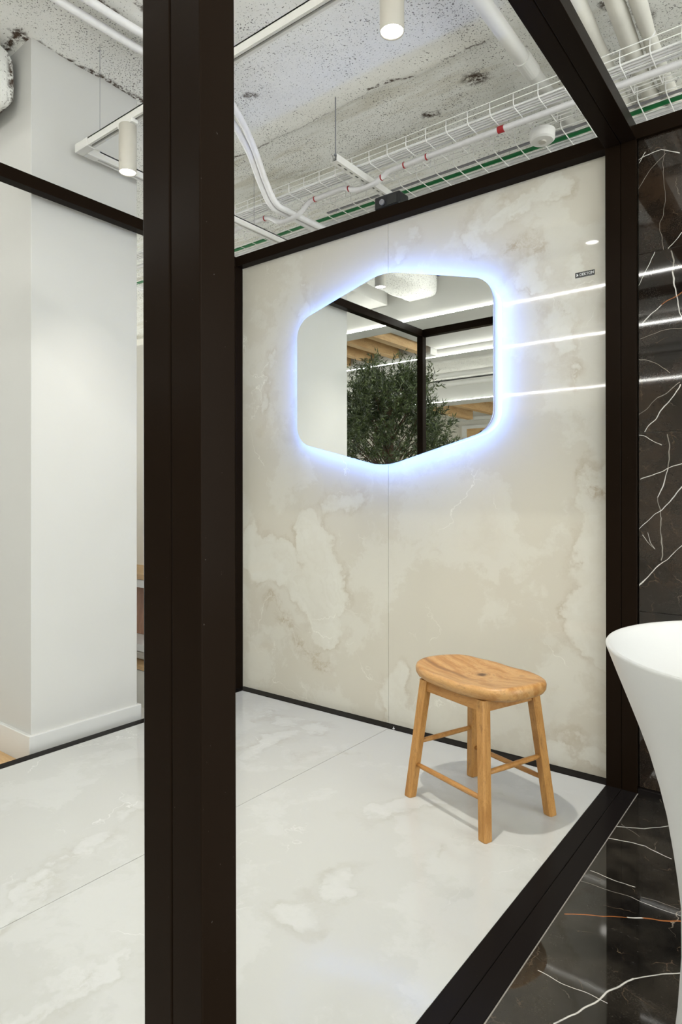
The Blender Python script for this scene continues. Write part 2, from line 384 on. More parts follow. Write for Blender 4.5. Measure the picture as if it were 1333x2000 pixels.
ce = obj('ceiling', (V, Fc), M['rough'], smooth=True); ce['kind'] = 'structure'
cs = ce.modifiers.new('solid', 'SOLIDIFY'); cs.thickness = -.1; cs.offset = 1

wf = obj('wall_far', B(-10, 5.05, ZO, 4.5, 5.2, ZC+.1), M['farwall']); wf['kind'] = 'structure'
wb = obj('wall_front', B(-10, -9.2, ZO, 4.5, -9.05, ZC+.1), M['farwall']); wb['kind'] = 'structure'

# slab wall of the light module: backing and two big slabs
sw = setting('wall_back')
bk = obj('backing', B(XL+.002, P+.012, .0, XR-.0, P+.03, ZB), M['gap'], sw)
JX = -1.802
for x0, x1 in ((XL+.001, JX-.0009), (JX+.0009, XR+.02)):
    obj('slab', B(x0, P, .004, x1, P+.012, ZB+.01), M['onyx_wall'], sw)
# raised platform and floor slabs
pf = setting('floor_platform')
obj('plinth', B(-2.85, Y0+.07, ZO, XR-.001, F-.002, -.012), M['gap'], pf)
obj('plinth', B(XB+W+.002, Y0+.07, ZO, 1.52, F-.002, -.012), M['gap'], pf)
TJ = -1.766
for x0, x1 in ((-2.806, TJ-.0011), (TJ+.0011, XR-.0008)):
    obj('slab', B(x0, Y0+W+.001, -.012, x1, F-.001, 0), M['onyx_floor'], pf)
for x0, x1 in ((XB+W+.004, .80), (.802, 1.52)):
    obj('marble_tile', B(x0, Y0+W+.001, -.012, x1, F-.001, 0), M['marble_floor'], pf)
obj('grout_line', B(XB+W+.0005, Y0+W, -.012, XB+W+.004, F-.001, -.0005), M['grout'], pf)
# black marble wall of the dark module
mw = setting('wall_marble')
obj('backing', B(XB+W+.001, P-.03, .0, 1.54, P, ZB), M['grout'], mw)
zs = (.020, .708, 1.405, 2.104, ZB)
for k in range(4):
    for x0, x1 in ((XB+W+.004, .80), (.802, 1.54)):
        obj('marble_tile', B(x0, 2.722+.0006*k, zs[k]+.0012, x1, P-.03, zs[k+1]-.0012), M['marble_wall'], mw, bevel=.0008)

# ------------------------------------------------------------------ the two metal frames
def post(bm_par, x0, y0, z0, z1, lean=0):
    bm = bmesh.new(); v = box(bm, x0, y0, z0, x0+W, y0+W, z1)
    for q in v[:4]: q.co.x += lean*1.15
    for q in v[4:]: q.co.x -= lean*1.4
    return obj('post', bm, M['frame'], bm_par, bevel=.0022)
fa = thing('display_frame', 'dark bronze square-tube frame around the pale onyx bay, with the glowing mirror inside', 'frame', (-1.8, 1.6, 0))
fb = thing('display_frame', 'dark bronze square-tube frame around the black marble bay with the white basin', 'frame', (.4, 1.6, 0))
def kids(fn, par):
    before = set(bpy.data.objects); fn(None)
    for o in set(bpy.data.objects)-before:
        if o.parent is None: o.parent = par; o.matrix_parent_inverse = Matrix.Translation(-par.location)
def frA(_):
    XO = XL-W
    for x, y in ((XR, Y0), (XO, Y0), (XO, P-W), (XR, P-W)):
        post(None, x, y, ZO if x == XO else -.03, ZB, .003 if (x == XR and y == Y0) else 0)
    obj('top_beam', B(XO, Y0, ZB, XR+W, Y0+W, ZT), M['frame'], bevel=.002)
    obj('top_beam', B(XO, P-W, ZB, XR+W, P, ZT), M['frame'], bevel=.002)
    obj('top_beam', B(XO, Y0+W+.0008, ZB, XL, P-W-.0008, ZT), M['frame'], bevel=.002)
    obj('top_beam', B(XR, Y0+W+.0008, ZB, XR+W, P-W-.0008, ZT), M['frame'], bevel=.002)
    obj('floor_rail', B(-2.859, Y0+W, -.08, -2.807, F, 0.001), M['rail'], bevel=.001)
    obj('floor_rail', B(XR, Y0+W+.001, -.08, XR+W, F-.001, 0.001), M['rail'], bevel=.0015)
    obj('floor_rail', B(-2.859, F, -.08, XR-.001, P+.010, 0.003), M['rail'], bevel=.001)
    obj('floor_rail', B(-2.859, Y0, -.08, XR-.001, Y0+W, 0.001), M['rail'], bevel=.001)
def frB(_):
    XE = 1.54
    for x, y in ((XB, Y0), (XE, Y0), (XE, P-W), (XB, P-W)):
        post(None, x, y, -.03 if x == XB else ZO, ZB, .003 if (x == XB and y == Y0) else 0)
    obj('top_beam', B(XB, Y0, ZB, XE+W, Y0+W, ZT), M['frame'], bevel=.002)
    obj('top_beam', B(XB, P-W, ZB, XE+W, P, ZT), M['frame'], bevel=.002)
    obj('top_beam', B(XB, Y0+W+.0008, ZB, XB+W, P-W-.0008, ZT), M['frame'], bevel=.002)
    obj('top_beam', B(XE, Y0+W+.0008, ZB, XE+W, P-W-.0008, ZT), M['frame'], bevel=.002)
    obj('floor_rail', B(XB, Y0+W+.001, -.08, XB+W, F-.001, 0.001), M['rail'], bevel=.0015)
    obj('floor_rail', B(XB+W+.001, F, -.08, XE, P, 0.018), M['rail'], bevel=.001)
    obj('floor_rail', B(XB+W+.001, Y0, -.08, XE, Y0+W, 0.001), M['rail'], bevel=.001)
kids(frA, fa); kids(frB, fb)

# ------------------------------------------------------------------ illuminated mirror
mc = Vector((-1.7935, 0, 1.797))
hexp = [(-.587,-.335), (0,-.487), (.587,-.335), (.587,.335), (0,.497), (-.587,.335)]
rad = [.12, .34, .12, .12, .34, .12]
def hexshape(inset=0.0):
    pts = []
    n = len(hexp); P2 = []
    c = Vector((0, 0))
    V2 = [Vector(p) for p in hexp]
    # inset polygon
    lines = []
    for i in range(n):
        a, b = V2[i], V2[(i+1) % n]; d = (b-a).normalized(); nr = Vector((-d.y, d.x))
        lines.append((a+nr*inset, d))
    def inter(l1, l2):
        (p, d), (q, e) = l1, l2; cr = d.x*e.y-d.y*e.x; t = ((q-p).x*e.y-(q-p).y*e.x)/cr; return p+d*t
    C = [inter(lines[i-1], lines[i]) for i in range(n)]
    for i in range(n):
        v = C[i]; a = (C[i-1]-v).normalized(); b = (C[(i+1) % n]-v).normalized()
        ang = math.acos(max(-1, min(1, a.dot(b)))); r = max(.02, rad[i]-inset)
        tl = r/math.tan(ang/2); cen = v+(a+b).normalized()*(r/math.sin(ang/2))
        p0 = v+a*tl; p1 = v+b*tl
        a0 = math.atan2((p0-cen).y, (p0-cen).x); a1 = math.atan2((p1-cen).y, (p1-cen).x)
        da = (a1-a0+PI) % (2*PI)-PI
        for k in range(13):
            q = a0+da*k/12; pts.append((cen.x+r*math.cos(q), cen.y+r*math.sin(q)))
    return pts
def hexprism(inset, y0, y1, caps=True):
    bm = bmesh.new(); pt = hexshape(inset)
    A = [bm.verts.new((x, y0, z)) for x, z in pt]; Bq = [bm.verts.new((x, y1, z)) for x, z in pt]
    for i in range(len(pt)):
        j = (i+1) % len(pt); bm.faces.new((A[i], A[j], Bq[j], Bq[i]))
    if caps: bm.faces.new(A); bm.faces.new(Bq[::-1])
    return bm
mt = thing('wall_mirror', 'frameless six-sided mirror with rounded corners and a cool backlit halo on the onyx slab wall', 'mirror', (mc.x, YM, mc.z), -.0100)
g = obj('glass', hexprism(0, 0, .0045), M['mirror'], mt)
g.data.materials.append(M['edge'])
for p_ in g.data.polygons:
    if abs(p_.normal.y) < .5: p_.material_index = 1
obj('back_case', hexprism(.018, .0046, P-YM-.004), M['white'], mt)
obj('light_strip', hexprism(.012, .006, .016, caps=False), M['halo'], mt)

# label plate
lp = thing('label_plate', 'small black rectangular plate with white lettering at the top right of the onyx wall', 'sign', (-.8235, P-.0006, 2.0875))
obj('plate', B(-.0395, -.0008, -.0113, .0395, .0006, .0113), M['dark'], lp)
fc = bpy.data.curves.new('lettering', 'FONT'); fc.body = 'DEKTON'; fc.size = .0152; fc.align_x = 'LEFT'; fc.align_y = 'CENTER'; fc.extrude = .0001; fc.space_character = 1.12; fc.offset = .0001
fo = bpy.data.objects.new('tmp', fc); COL.objects.link(fo); bpy.context.view_layer.update()
me = bpy.data.meshes.new_from_object(fo); bpy.data.objects.remove(fo)
xs_ = [v.co.x for v in me.vertices]; wd = max(xs_)-min(xs_)
for v in me.vertices: v.co.x = (v.co.x-min(xs_))*.056/wd
me.materials.clear(); me.materials.append(M['white_print'])
lt = bpy.data.objects.new('lettering', me); COL.objects.link(lt); lt.parent = lp; lt.location = (-.0205, -.0011, 0); lt.rotation_euler = (PI/2, 0, 0)
bm = bmesh.new()
def poly(bm, pts, y): bm.faces.new([bm.verts.new((x, y, z)) for x, z in pts])
poly(bm, [(-.0345,-.0052), (-.0310,-.0048), (-.0262,-.0006), (-.0262,.0006), (-.0310,.0048), (-.0345,.0052), (-.0345,.0022), (-.0312,.0), (-.0345,-.0022)], -.0012)
obj('emblem', bm, M['white_print'], lp)
cl = obj('cable_tie_end', T([(-.006, 0, 0), (0, -.002, .004), (.006, -.001, .001)], .0016, 6), M['cable'])
tube_bm = T([(0, 0, -.004), (.001, -.002, .011)], .0014, 6)
cl.location = (-1.733, F-.002, .006); tag(cl, 'tiny white clip on the black floor rail below the slab joint', 'clip')
obj('tail', tube_bm, M['cable'], cl)

# ------------------------------------------------------------------ stool
st = thing('stool', 'small oiled wooden stool with a dished oval seat and four splayed legs', 'stool', (-1.061, 2.241, 0), math.atan2(-.33, .944))
# seat rings (superellipse)
def se(a, b, t, e=.70):
    c, s = math.cos(t), math.sin(t)
    return a*math.copysign(abs(c)**e, c), b*math.copysign(abs(s)**e, s)
bm = bmesh.new(); N = 96; rings = []
A_, B_ = .256, .170
prof = [(.0, .452), (.80, .452), (.90, .455), (.965, .463), (.995, .475), (1.0, .486), (.985, .496), (.955, .501), (.90, .500), (.80, .496), (.65, .491), (.45, .487), (.25, .485), (.0, .484)]
for f_, z_ in prof:
    if f_ == 0: rings.append([bm.verts.new((0, 0, z_))]); continue
    r_ = []
    for k in range(N):
        x_, y_ = se(A_*f_, B_*f_, 2*PI*k/N)
        zz = z_
        if z_ > .48: zz += .008*(abs(x_)/A_)**2-.003*(abs(y_)/B_)**2+.0012*math.sin(x_*40+y_*25)
        r_.append(bm.verts.new((x_, y_, zz)))
    rings.append(r_)
for i in range(len(rings)-1):
    a, b = rings[i], rings[i+1]
    for k in range(N):
        if len(a) == 1: bm.faces.new((a[0], b[(k+1) % N], b[k]))
        elif len(b) == 1: bm.faces.new((a[k], a[(k+1) % N], b[0]))
        else: bm.faces.new((a[k], a[(k+1) % N], b[(k+1) % N], b[k]))
seat = obj('seat', bm, M['seat'], st, smooth=True); 
HX, HY2, SP = .196, .166, .76
def legx(sx, sy, z): k = 1-(1-SP)*z/.455; return Vector((sx*HX*k, sy*HY2*k, z))
for sx in (-1, 1):
    for sy in (-1, 1):
        bm = bmesh.new(); hs, ch = .0185, .0055; rr = []
        for z_ in (0, .004, .2, .4555):
            c_ = legx(sx, sy, z_); s_ = hs*(1.05 if z_ > .3 else 1.0)*(.93 if z_ == 0 else 1)
            oc = [(s_, s_-ch), (s_-ch, s_), (-s_+ch, s_), (-s_, s_-ch), (-s_, -s_+ch), (-s_+ch, -s_), (s_-ch, -s_), (s_, -s_+ch)]
            rr.append([bm.verts.new((c_.x+a, c_.y+b, z_)) for a, b in oc])
        for i in range(3):
            for k in range(8): bm.faces.new((rr[i][k], rr[i][(k+1) % 8], rr[i+1][(k+1) % 8], rr[i+1][k]))
        bm.faces.new(rr[0][::-1]); bm.faces.new(rr[-1])
        obj('leg', bm, M['stool_leg'], st)
def slantbox(x0, x1, y, z0, z1, th):  # apron along x following the splay
    bm = bmesh.new(); vs = []
    for z_ in (z0, z1):
        k = 1-(1-SP)*z_/.455
        for (x_, d) in ((x0, -th), (x1, -th), (x1, th), (x0, th)): vs.append(bm.verts.new((x_*k, y*k+d, z_)))
    for f in ((0,3,2,1),(4,5,6,7),(0,1,5,4),(1,2,6,5),(2,3,7,6),(3,0,4,7)): bm.faces.new([vs[i] for i in f])
    return bm
e_ = .0155
for sy in (-1, 1): obj('apron', slantbox(-HX+e_*1.3, HX-e_*1.3, sy*HY2, .414, .4525, .008), M['stool'], st, bevel=.001)
for sx in (-1, 1):
    bm = slantbox(-HY2+e_*1.3, HY2-e_*1.3, sx*HX, .414, .4525, .008)
    for v in bm.verts: v.co.x, v.co.y = v.co.y, v.co.x
    obj('apron', bm, M['stool'], st, bevel=.001)
def rung(a, b, r):
    a, b = Vector(a), Vector(b); d = b-a; n = 9
    pts = [a+d*i/(n-1) for i in range(n)]
    return T(pts, r, 12, rf=[r*(.82+.18*math.sin(PI*i/(n-1))**.5) for i in range(n)])
for sy in (-1, 1): obj('rung', rung(legx(-1, sy, .128)+Vector((.012, 0, 0)), legx(1, sy, .128)-Vector((.012, 0, 0)), .0098), M['stool'], st, smooth=True)
for sx in (-1, 1): obj('rung', rung(legx(sx, -1, .212)+Vector((0, .012, 0)), legx(sx, 1, .212)-Vector((0, .012, 0)), .0098), M['stool'], st, smooth=True)

# ------------------------------------------------------------------ basin
ba = thing('washbasin', 'tall white round pedestal washbasin on the black marble floor, flaring to a thin rim', 'basin', (-.024, 1.367, 0))
prof = [(.235,.0), (.236,.01), (.222,.10), (.211,.2), (.2045,.30), (.205,.396), (.211,.452), (.2188,.5074), (.2286,.5678), (.2414,.6228), (.2586,.6832), (.2768,.7342), (.293,.7764), (.3116,.8236), (.3310,.8745), (.3318,.8785), (.3305,.8805),
        (.326,.8800), (.318,.8745), (.306,.862), (.290,.842), (.262,.812), (.22,.785), (.16,.768), (.09,.760), (.030,.757)]
sp = [prof[0]]
for i in range(1, len(prof)): sp.append(prof[i])
obj('bowl', lathe(sp, 128, capb=True), M['ceramic'], ba, smooth=True)
obj('drain', lathe([(.034,.7555), (.034,.760), (.028,.763), (.0,.764)], 32, capb=True), plain('chrome', (.6, .6, .6), .12, 1.0), ba, smooth=True)

# ------------------------------------------------------------------ pillar
PX, PY1, PY2 = -2.9686, 1.505, 2.083
pl = thing('pillar', 'broad white plastered pillar with a tall baseboard, left of the onyx bay', 'pillar', (-3.32, 1.79, ZO))
def place(o, par): o.parent = par; o.matrix_parent_inverse = Matrix.Translation(-par.location); return o
place(obj('shaft', B(-3.68, PY1, ZO, PX, PY2, ZC+.02), M['wall'], bevel=.003), pl)
bm = bmesh.new(); d_ = .0165
box(bm, -3.68-d_, PY1-d_, ZO, PX+d_, PY2+d_, .046)
place(obj('baseboard', bm, M['base'], bevel=.0035), pl)
thr = obj('threshold_board', B(-3.6, 1.12, ZO, -2.93, PY1-d_-.001, ZO+.004), M['oakx']); tag(thr, 'strip of light brown wooden flooring at the foot of the pillar', 'floorboard')
# rough concrete haunch at the upper left
bm = bmesh.new(); V = []; nxx, nzz = 22, 14
def haunch():
    bm = bmesh.new(); n = 20; rings = []
    for i in range(24):
        x = -3.066-.62*i/23; r_ = []
        for k in range(n):
            a = 2*PI*k/n; c_, s_ = math.cos(a), math.sin(a)
            y_ = .30*math.copysign(abs(c_)**.45, c_); z_ = .155*math.copysign(abs(s_)**.45, s_)
            w_ = noise.noise(Vector((x*7, y_*7, z_*9)))*.018
            f_ = .94 if i == 0 else 1
            r_.append(bm.verts.new((x, 1.185+y_*f_*(1+w_), 3.13+z_*f_+w_)))
        rings.append(r_)
    for i in range(23):
        for k in range(n): bm.faces.new((rings[i][k], rings[i][(k+1) % n], rings[i+1][(k+1) % n], rings[i+1][k]))
    bm.faces.new(rings[0][::-1]); bm.faces.new(rings[-1]); return bm
h_ = obj('concrete_stub', haunch(), M['rough'], smooth=True); tag(h_, 'rough stub of sprayed concrete under the ceiling, upper left corner beside the pillar', 'beam')

# ------------------------------------------------------------------ track lighting
TY, TZ = 1.702, 2.873          # track along x: near edge, centre
tr = thing('light_track', 'white suspended lighting track turning a corner in front of the pillar', 'lighting track', (-2.9, TY, TZ))
tw = .036; tz0, tz1 = 2.838, 2.875
TCX = -2.900
def trk(n_, a, m, **k): return place(obj(n_, a, m, **k), tr)
y0_, y1_ = TY-.002, TY+tw-.002
bm = bmesh.new()
for (a0, a1) in ((y0_, y0_+.012), (y1_-.012, y1_)): box(bm, TCX+.05, a0, tz0, 1.2, a1, tz1)
box(bm, TCX+.05, y0_, tz1-.006, 1.2, y1_, tz1)
trk('rail', bm, M['white'])
trk('groove', B(TCX+.05, y0_+.012, tz0+.010, 1.2, y1_-.012, tz1-.006), M['slot'])
bm = bmesh.new(); x0_, x1_ = TCX-.018, TCX+.018
for (a0, a1) in ((x0_, x0_+.012), (x1_-.012, x1_)): box(bm, a0, y1_+.03, tz0, a1, 4.6, tz1)
box(bm, x0_, y1_+.03, tz1-.006, x1_, 4.6, tz1)
trk('rail', bm, M['white'])
trk('groove', B(x0_+.012, y1_+.03, tz0+.010, x1_-.012, 4.6, tz1-.006), M['slot'])
bm = bmesh.new(); box(bm, x0_-.004, y0_-.003, tz0-.003, TCX+.085, y1_+.003, tz1+.002); 
trk('corner_joint', bm, M['white'], bevel=.002)
trk('corner_joint', B(x0_-.003, y1_+.0035, tz0-.003, x1_+.003, y1_+.07, tz1+.002), M['white'], bevel=.002)
for wx, wy in ((-2.74, TY+.016), (-.95, TY+.016), (.5, TY+.016), (TCX, 2.9)):
    trk('suspension_wire', T([(wx, wy, tz1), (wx, wy, ZC+.01)], .0012, 6), M['gray'])
def spot(x, y, label, power, zb=2.615, length=.215, lit=True):
    s = thing('track_spotlight', label, 'spotlight', (x, y, zb), 0, 'spotlights on the white track')
    R_ = .0385; L_ = length
    obj('body', lathe([(R_-.004, .012), (R_-.0015, .0), (R_, .003), (R_, L_-.004), (R_-.004, L_), (.016, L_), (0.0, L_)], 48), M['offwhite'], s, smooth=False)
    for p_ in s.children[0].data.polygons: p_.use_smooth = abs(p_.normal.z) < .3
    obj('lens', lathe([(0, .006), (R_-.0035, .006)], 40), M['lens'], s)
    obj('neck', lathe([(.012, L_), (.012, tz0-zb-.01)], 20, capt=True), M['offwhite'], s, smooth=True)
    obj('adapter', B(-.055, -.0165, tz0-zb-.014, .055, .0165, tz0-zb+.004), M['white'], s, bevel=.003)
    if lit:
        ld = bpy.data.lights.new('spot_light', 'SPOT'); ld.energy = power; ld.spot_size = math.radians(84); ld.spot_blend = 1.0
        ld.shadow_soft_size = .022; ld.color = (1, .955, .88)
        lo = bpy.data.objects.new('spot_light', ld); COL.objects.link(lo); lo.parent = s; lo.location = (0, 0, -.004)
    return s
spot(-2.512, TY+.012, 'white cylindrical track spotlight hanging in front of the pillar', SPOT_W*.5)
spot(-1.098, TY+.006, 'white cylindrical track spotlight above the stool, cut off by the top of the photo', SPOT_W*1.2)

# ------------------------------------------------------------------ services under the ceiling
def tray(y0, y1, z0, label, hgt=.060):
    x0, x1 = -4.9, 1.3
    t_ = thing('wire_cable_tray', label, 'cable tray', ((x0+x1)/2, (y0+y1)/2, z0), 0, 'wire cable trays behind the frames')
    r = .0024; L = x1-x0
    me = None
    nlong = 5
    lines = [(y0, z0+hgt), (y0, z0+hgt*.48), (y1, z0+hgt), (y1, z0+hgt*.48)]+[(y0+.012+(y1-y0-.024)*i/(nlong-1), z0+.002) for i in range(nlong)]
    c = t_.location
    for (yy, zz) in lines:
        if me is None:
            o = obj('longitudinal_wire', T([(x0, 0, 0), (x1, 0, 0)], r, 6), M['wire'], smooth=True); me = o.data
        else:
            o = bpy.data.objects.new('longitudinal_wire', me); COL.objects.link(o)
        o.parent = t_; o.location = (-c.x, yy-c.y, zz-c.z)
    bm = T([(0, y0-c.y, hgt), (0, y0-c.y, .012), (0, y0-c.y+.012, 0), (0, y1-c.y-.012, 0), (0, y1-c.y, .012), (0, y1-c.y, hgt)], r, 6)
    me = None; k = 0; xx = x0+.05
    while xx < x1:
        if me is None: o = obj('cross_wire', bm, M['wire'], smooth=True); me = o.data
        else: o = bpy.data.objects.new('cross_wire', me); COL.objects.link(o)
        o.parent = t_; o.location = (xx-c.x, 0, -.003); xx += .118
    return t_
tray(2.905, 3.165, 2.997, 'nearer white wire cable tray carrying white cables, just behind the rear beam')
tray(3.215, 3.50, 2.997, 'farther white wire cable tray with the green cable and grey bar')
# white cables
ORD = ['first', 'second', 'third', 'fourth', 'fifth', 'sixth', 'seventh', 'eighth', 'ninth']
def wob(x, a, s): return a*noise.noise(Vector((x*.9, s, 0)))+.35*a*noise.noise(Vector((x*4, s, 3)))
cid = 0
def cable(y, z, r, mat, name, label, group, a=.008, cat='cable'):
    global cid; cid += 1
    pts = [(-4.9+.1*i, y+wob(-4.9+.1*i, a, len(group or '')*3.3), z) for i in range(63)]
    o = obj(name, T(pts, r, 8), mat, smooth=True); tag(o, label, cat, group); return o
for i in range(9): cable(2.925+.0105*i, 3.007+(.007 if i % 2 else 0), .0048, M['cable'], 'white_cable', 'white cable in the nearer wire tray, %s from its front side' % ORD[i], 'white cables in the nearer tray', .010)
for i in range(6): cable(3.392+.017*i, 3.0075+(.005 if i % 2 else 0), .0055, M['cable'], 'white_cable', 'white cable in the farther wire tray, %s behind the green cable' % ORD[i], 'white cables in the farther tray', .006)
cable(3.352, 3.0135, .011, M['green'], 'green_cable', 'thick green cable in the farther wire tray', None, .010)
gb = obj('grey_bar', B(-2.6, 3.262, 3.000, 1.2, 3.280, 3.006), M['gray']); tag(gb, 'long flat grey steel bar lying along the farther wire tray', 'bar')
# corrugated conduit with dips below the support and the pipe pair
def cond_pt(x):
    y = 3.000+.030*math.exp(-((x+2.6)/.5)**2)
    z = 3.006+.0
    dip = 0
    for c_, w_, d_ in ((-2.12, .12, .042), (-2.72, .14, .066)): dip = max(dip, d_*math.exp(-((x-c_)/w_)**4))
    y = 3.03-.0*dip
    return (x, 3.035-.02*math.cos((x+1.5)*.9), 2.9745-dip)
pts = []; rf = []
x = -4.9; i = 0
while x < 1.3:
    pts.append(cond_pt(x)); rf.append(.0135 if i % 2 else .0158); x += .0045; i += 1
cc = obj('corrugated_conduit', T(pts, .015, 9, rf=rf), M['cable'], smooth=True); tag(cc, 'white corrugated conduit tied below the nearer wire tray', 'conduit')
for k, x_ in enumerate((-2.93, -2.50, -2.24, -2.01, -1.86, -1.72, -1.30)):
    c_ = Vector(cond_pt(x_)); dx = .0035 if k < 6 else .016
    o = obj('cable_tie', T([(-dx, 0, 0), (dx, 0, 0)], .0172, 14, cap=True), M['red']); o.location = c_
    tag(o, 'small red tie around the corrugated conduit, %s from the left' % ORD[k] if k < 6 else 'wider red marker wrapped around the corrugated conduit, the rightmost', 'tie', 'red ties on the conduit')
# slotted strut with rod
sx, sy0, sy1, sz = -2.115, 2.715, 3.60, 2.952
su = thing('support_strut', 'white slotted channel carrying the wire trays, hung on a thin rod', 'bracket', (sx, 3.1, sz))
hw = .0205
bm = bmesh.new()
slots = [sy0+.035+.053*i for i in range(16)]
# bottom plate with real slots: strips between slots
box(bm, sx-hw, sy0, sz, sx-.005, sy1, sz+.002); box(bm, sx+.005, sy0, sz, sx+hw, sy1, sz+.002)
pr = sy0
for s_ in slots:
    box(bm, sx-.005, pr, sz, sx+.005, s_, sz+.002); pr = s_+.030
box(bm, sx-.005, pr, sz, sx+.005, sy1, sz+.002)
box(bm, sx-hw, sy0, sz+.002, sx-hw+.002, sy1, sz+.0385); box(bm, sx+hw-.002, sy0, sz+.002, sx+hw, sy1, sz+.0385)
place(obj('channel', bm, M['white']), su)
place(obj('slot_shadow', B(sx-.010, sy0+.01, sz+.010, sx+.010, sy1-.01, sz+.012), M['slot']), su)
place(obj('hanger_rod', T([(sx, sy0+.015, sz+.002), (sx, sy0+.015, ZC+.01)], .0035, 8), M['gray']), su)
place(obj('nut', T([(sx, sy0+.015, sz+.0385), (sx, sy0+.015, sz+.046)], .009, 6), M['gray']), su)
# pair of pvc conduits curving down below the trays
def zz(pts): return spline(pts, 8)
for k, (name_, off) in enumerate((('left', 0.0), ('right', .047))):
    o = obj('plastic_conduit', T(zz([(-2.61+off*2.1, .6, 3.256), (-2.585+off*2.1, 1.55, 3.256), (-2.565+off*2.1, 2.05, 3.256), (-2.59+off*1.5, 2.35, 3.24), (-2.68+off, 2.62, 3.18), (-2.745+off*.9, 2.80, 3.06), (-2.752+off*.9, 2.90, 2.965), (-2.745+off*.9, 3.02, 2.950), (-2.74+off*.9, 3.5, 2.955)]), .0185, 14), M['cable'], smooth=True)
    tag(o, '%s of the two white conduits curving down from the ceiling under the wire trays' % name_, 'conduit', 'pair of white ceiling conduits')
# large pipe
lg = thing('ceiling_pipe', 'large straight white ceiling pipe with a collar, left of the diagonal beam', 'pipe', (-1.15, 2.8, 3.2))
place(obj('pipe', T([(-1.155, 1.2, 3.205), (-1.145, 4.2, 3.205)], .034, 24), M['white'], smooth=True), lg)
place(obj('collar', T([(-1.15, 2.90, 3.205), (-1.15, 3.03, 3.205)], .040, 24), M['white'], smooth=False), lg)
# lagged pipes on the right
def lag(x, r, label, seed):
    t_ = thing('lagged_pipe', label, 'pipe', (x, 2.6, 3.17), 0, 'lagged pipes at the upper right')
    pts = []; rf = []
    n = 170
    for i in range(n):
        y = .9+3.3*i/(n-1); ph = (y+seed)*2.6; s_ = abs(math.sin(ph*PI/2))
        pts.append((x+.012*math.sin(y*3+seed), y, 3.175+.006*math.sin(y*5+seed))); rf.append(r*(.86+.18*s_**.5))
    place(obj('lagging', T(pts, r, 20, rf=rf), M['lag'], smooth=True), t_)
    for i in range(7):
        yj = -seed+2/2.6*(i+1)
        if .95 < yj < 4.1: place(obj('tape_band', T([(x+.012*math.sin(yj*3+seed), yj-.006, 3.175+.006*math.sin(yj*5+seed)), (x+.012*math.sin(yj*3+seed), yj+.006, 3.175+.006*math.sin(yj*5+seed))], r*.89, 20), M['cable'], smooth=True), t_)
lag(-.845, .036, 'leftmost of the three white lagged pipes beyond the diagonal beam', .1)
lag(-.715, .036, 'middle of the three white lagged pipes beyond the diagonal beam', .45)
lag(-.632, .031, 'rightmost of the three white lagged pipes beyond the diagonal beam', .8)
# sensor drum, grey box standing in for a reflection
sn = thing('ceiling_sensor', 'round white sensor drum hanging under the farther wire tray', 'sensor', (-1.15, 3.17, 2.95))
obj('drum', lathe([(0, -.02), (.052, -.02), (.060, -.012), (.062, .03), (.055, .036), (0, .036)], 40), M['white'], sn, smooth=False)
obj('cap', lathe([(0, -.026), (.018, -.026), (.02, -.02)], 24), M['offwhite'], sn)
jb = obj('reflection_box', B(-1.21, 3.45, 3.05, -1.09, 3.66, 3.12), plain('grey_box', (.32, .33, .33), .5), bevel=.006); tag(jb, 'small grey box standing in for a reflection above the farther tray, behind the sensor', 'box')
# black driver on the rear beam
dv = thing('driver_box', 'small black plastic box sitting on the rear beam above the mirror', 'box', (-1.775, 2.745, ZT))
obj('case', B(-.075, -.035, 0, .075, .055, .068), M['dark'], dv, bevel=.008)
obj('knob', T([(-.025, -.036, .03), (-.025, -.045, .03)], .014, 16), M['gray'], dv)
obj('cover', B(.005, -.0375, .01, .06, -.0352, .055), M['slot'], dv, bevel=.0008)

# ------------------------------------------------------------------ display rack seen in the gap behind the pillar
rk = thing('sample_rack', 'white rack of material samples glimpsed between the pillar and the near black post', 'rack', (-3.5, 2.5, ZO))
RX0, RX1, RY0, RY1 = -4.2, -3.03, 2.32, 2.66
for z_, h2 in ((.62, .045), (.24, .04)):
    place(obj('shelf', B(RX0, RY0, z_, RX1, RY1, z_+h2), M['white']), rk)
for z_, h2 in ((.668, .030), (.13, .022)):
    place(obj('wooden_edge', B(RX0, RY0-.004, z_, RX1, RY1, z_+h2), M['oakx']), rk)
place(obj('base_box', B(RX0, RY0, ZO, RX1, RY1, .125), M['farwall']), rk)
place(obj('back_panel', B(RX0, RY1, ZO, RX1, RY1+.02, 2.2), M['farwall']), rk)
place(obj('upright', B(RX0-.02, RY0, ZO, RX0, RY1, 1.3), M['white']), rk)
sp_ = obj('wood_sample', B(-3.9, 0, 0, -3.04, .012, .33), M['walnut']); sp_.location = (0, 2.50, .282); sp_.rotation_euler = (-.12, 0, 0); tag(sp_, 'brown wood panel leaning on the rack shelf behind the pillar', 'panel')
bm = bmesh.new()
for i in range(7): box(bm, -3.16+.016*i, 0, 0, -3.149+.016*i, .008, .33)
o = obj('ribbed_sample', bm, M['oak']); o.location = (0, 2.42, .282); o.rotation_euler = (-.15, 0, 0); tag(o, 'narrow ribbed pale wood sample leaning before the brown panel', 'panel')
o = obj('stone_sample', B(-3.8, 2.40, .158, -3.05, 2.62, .205), M['lag'], bevel=.01); tag(o, 'whitish stone sample on the lowest rack board', 'sample')
o = obj('round_tray', lathe([(0, 0), (.16, 0), (.17, .02), (.165, .03), (0, .012)], 40), M['cable'], smooth=True); o.location = (-3.2, 2.58, .87); o.rotation_euler = (PI/2-.2, 0, 0)
tag(o, 'white round dish leaning on the rack above the wooden edge', 'dish')

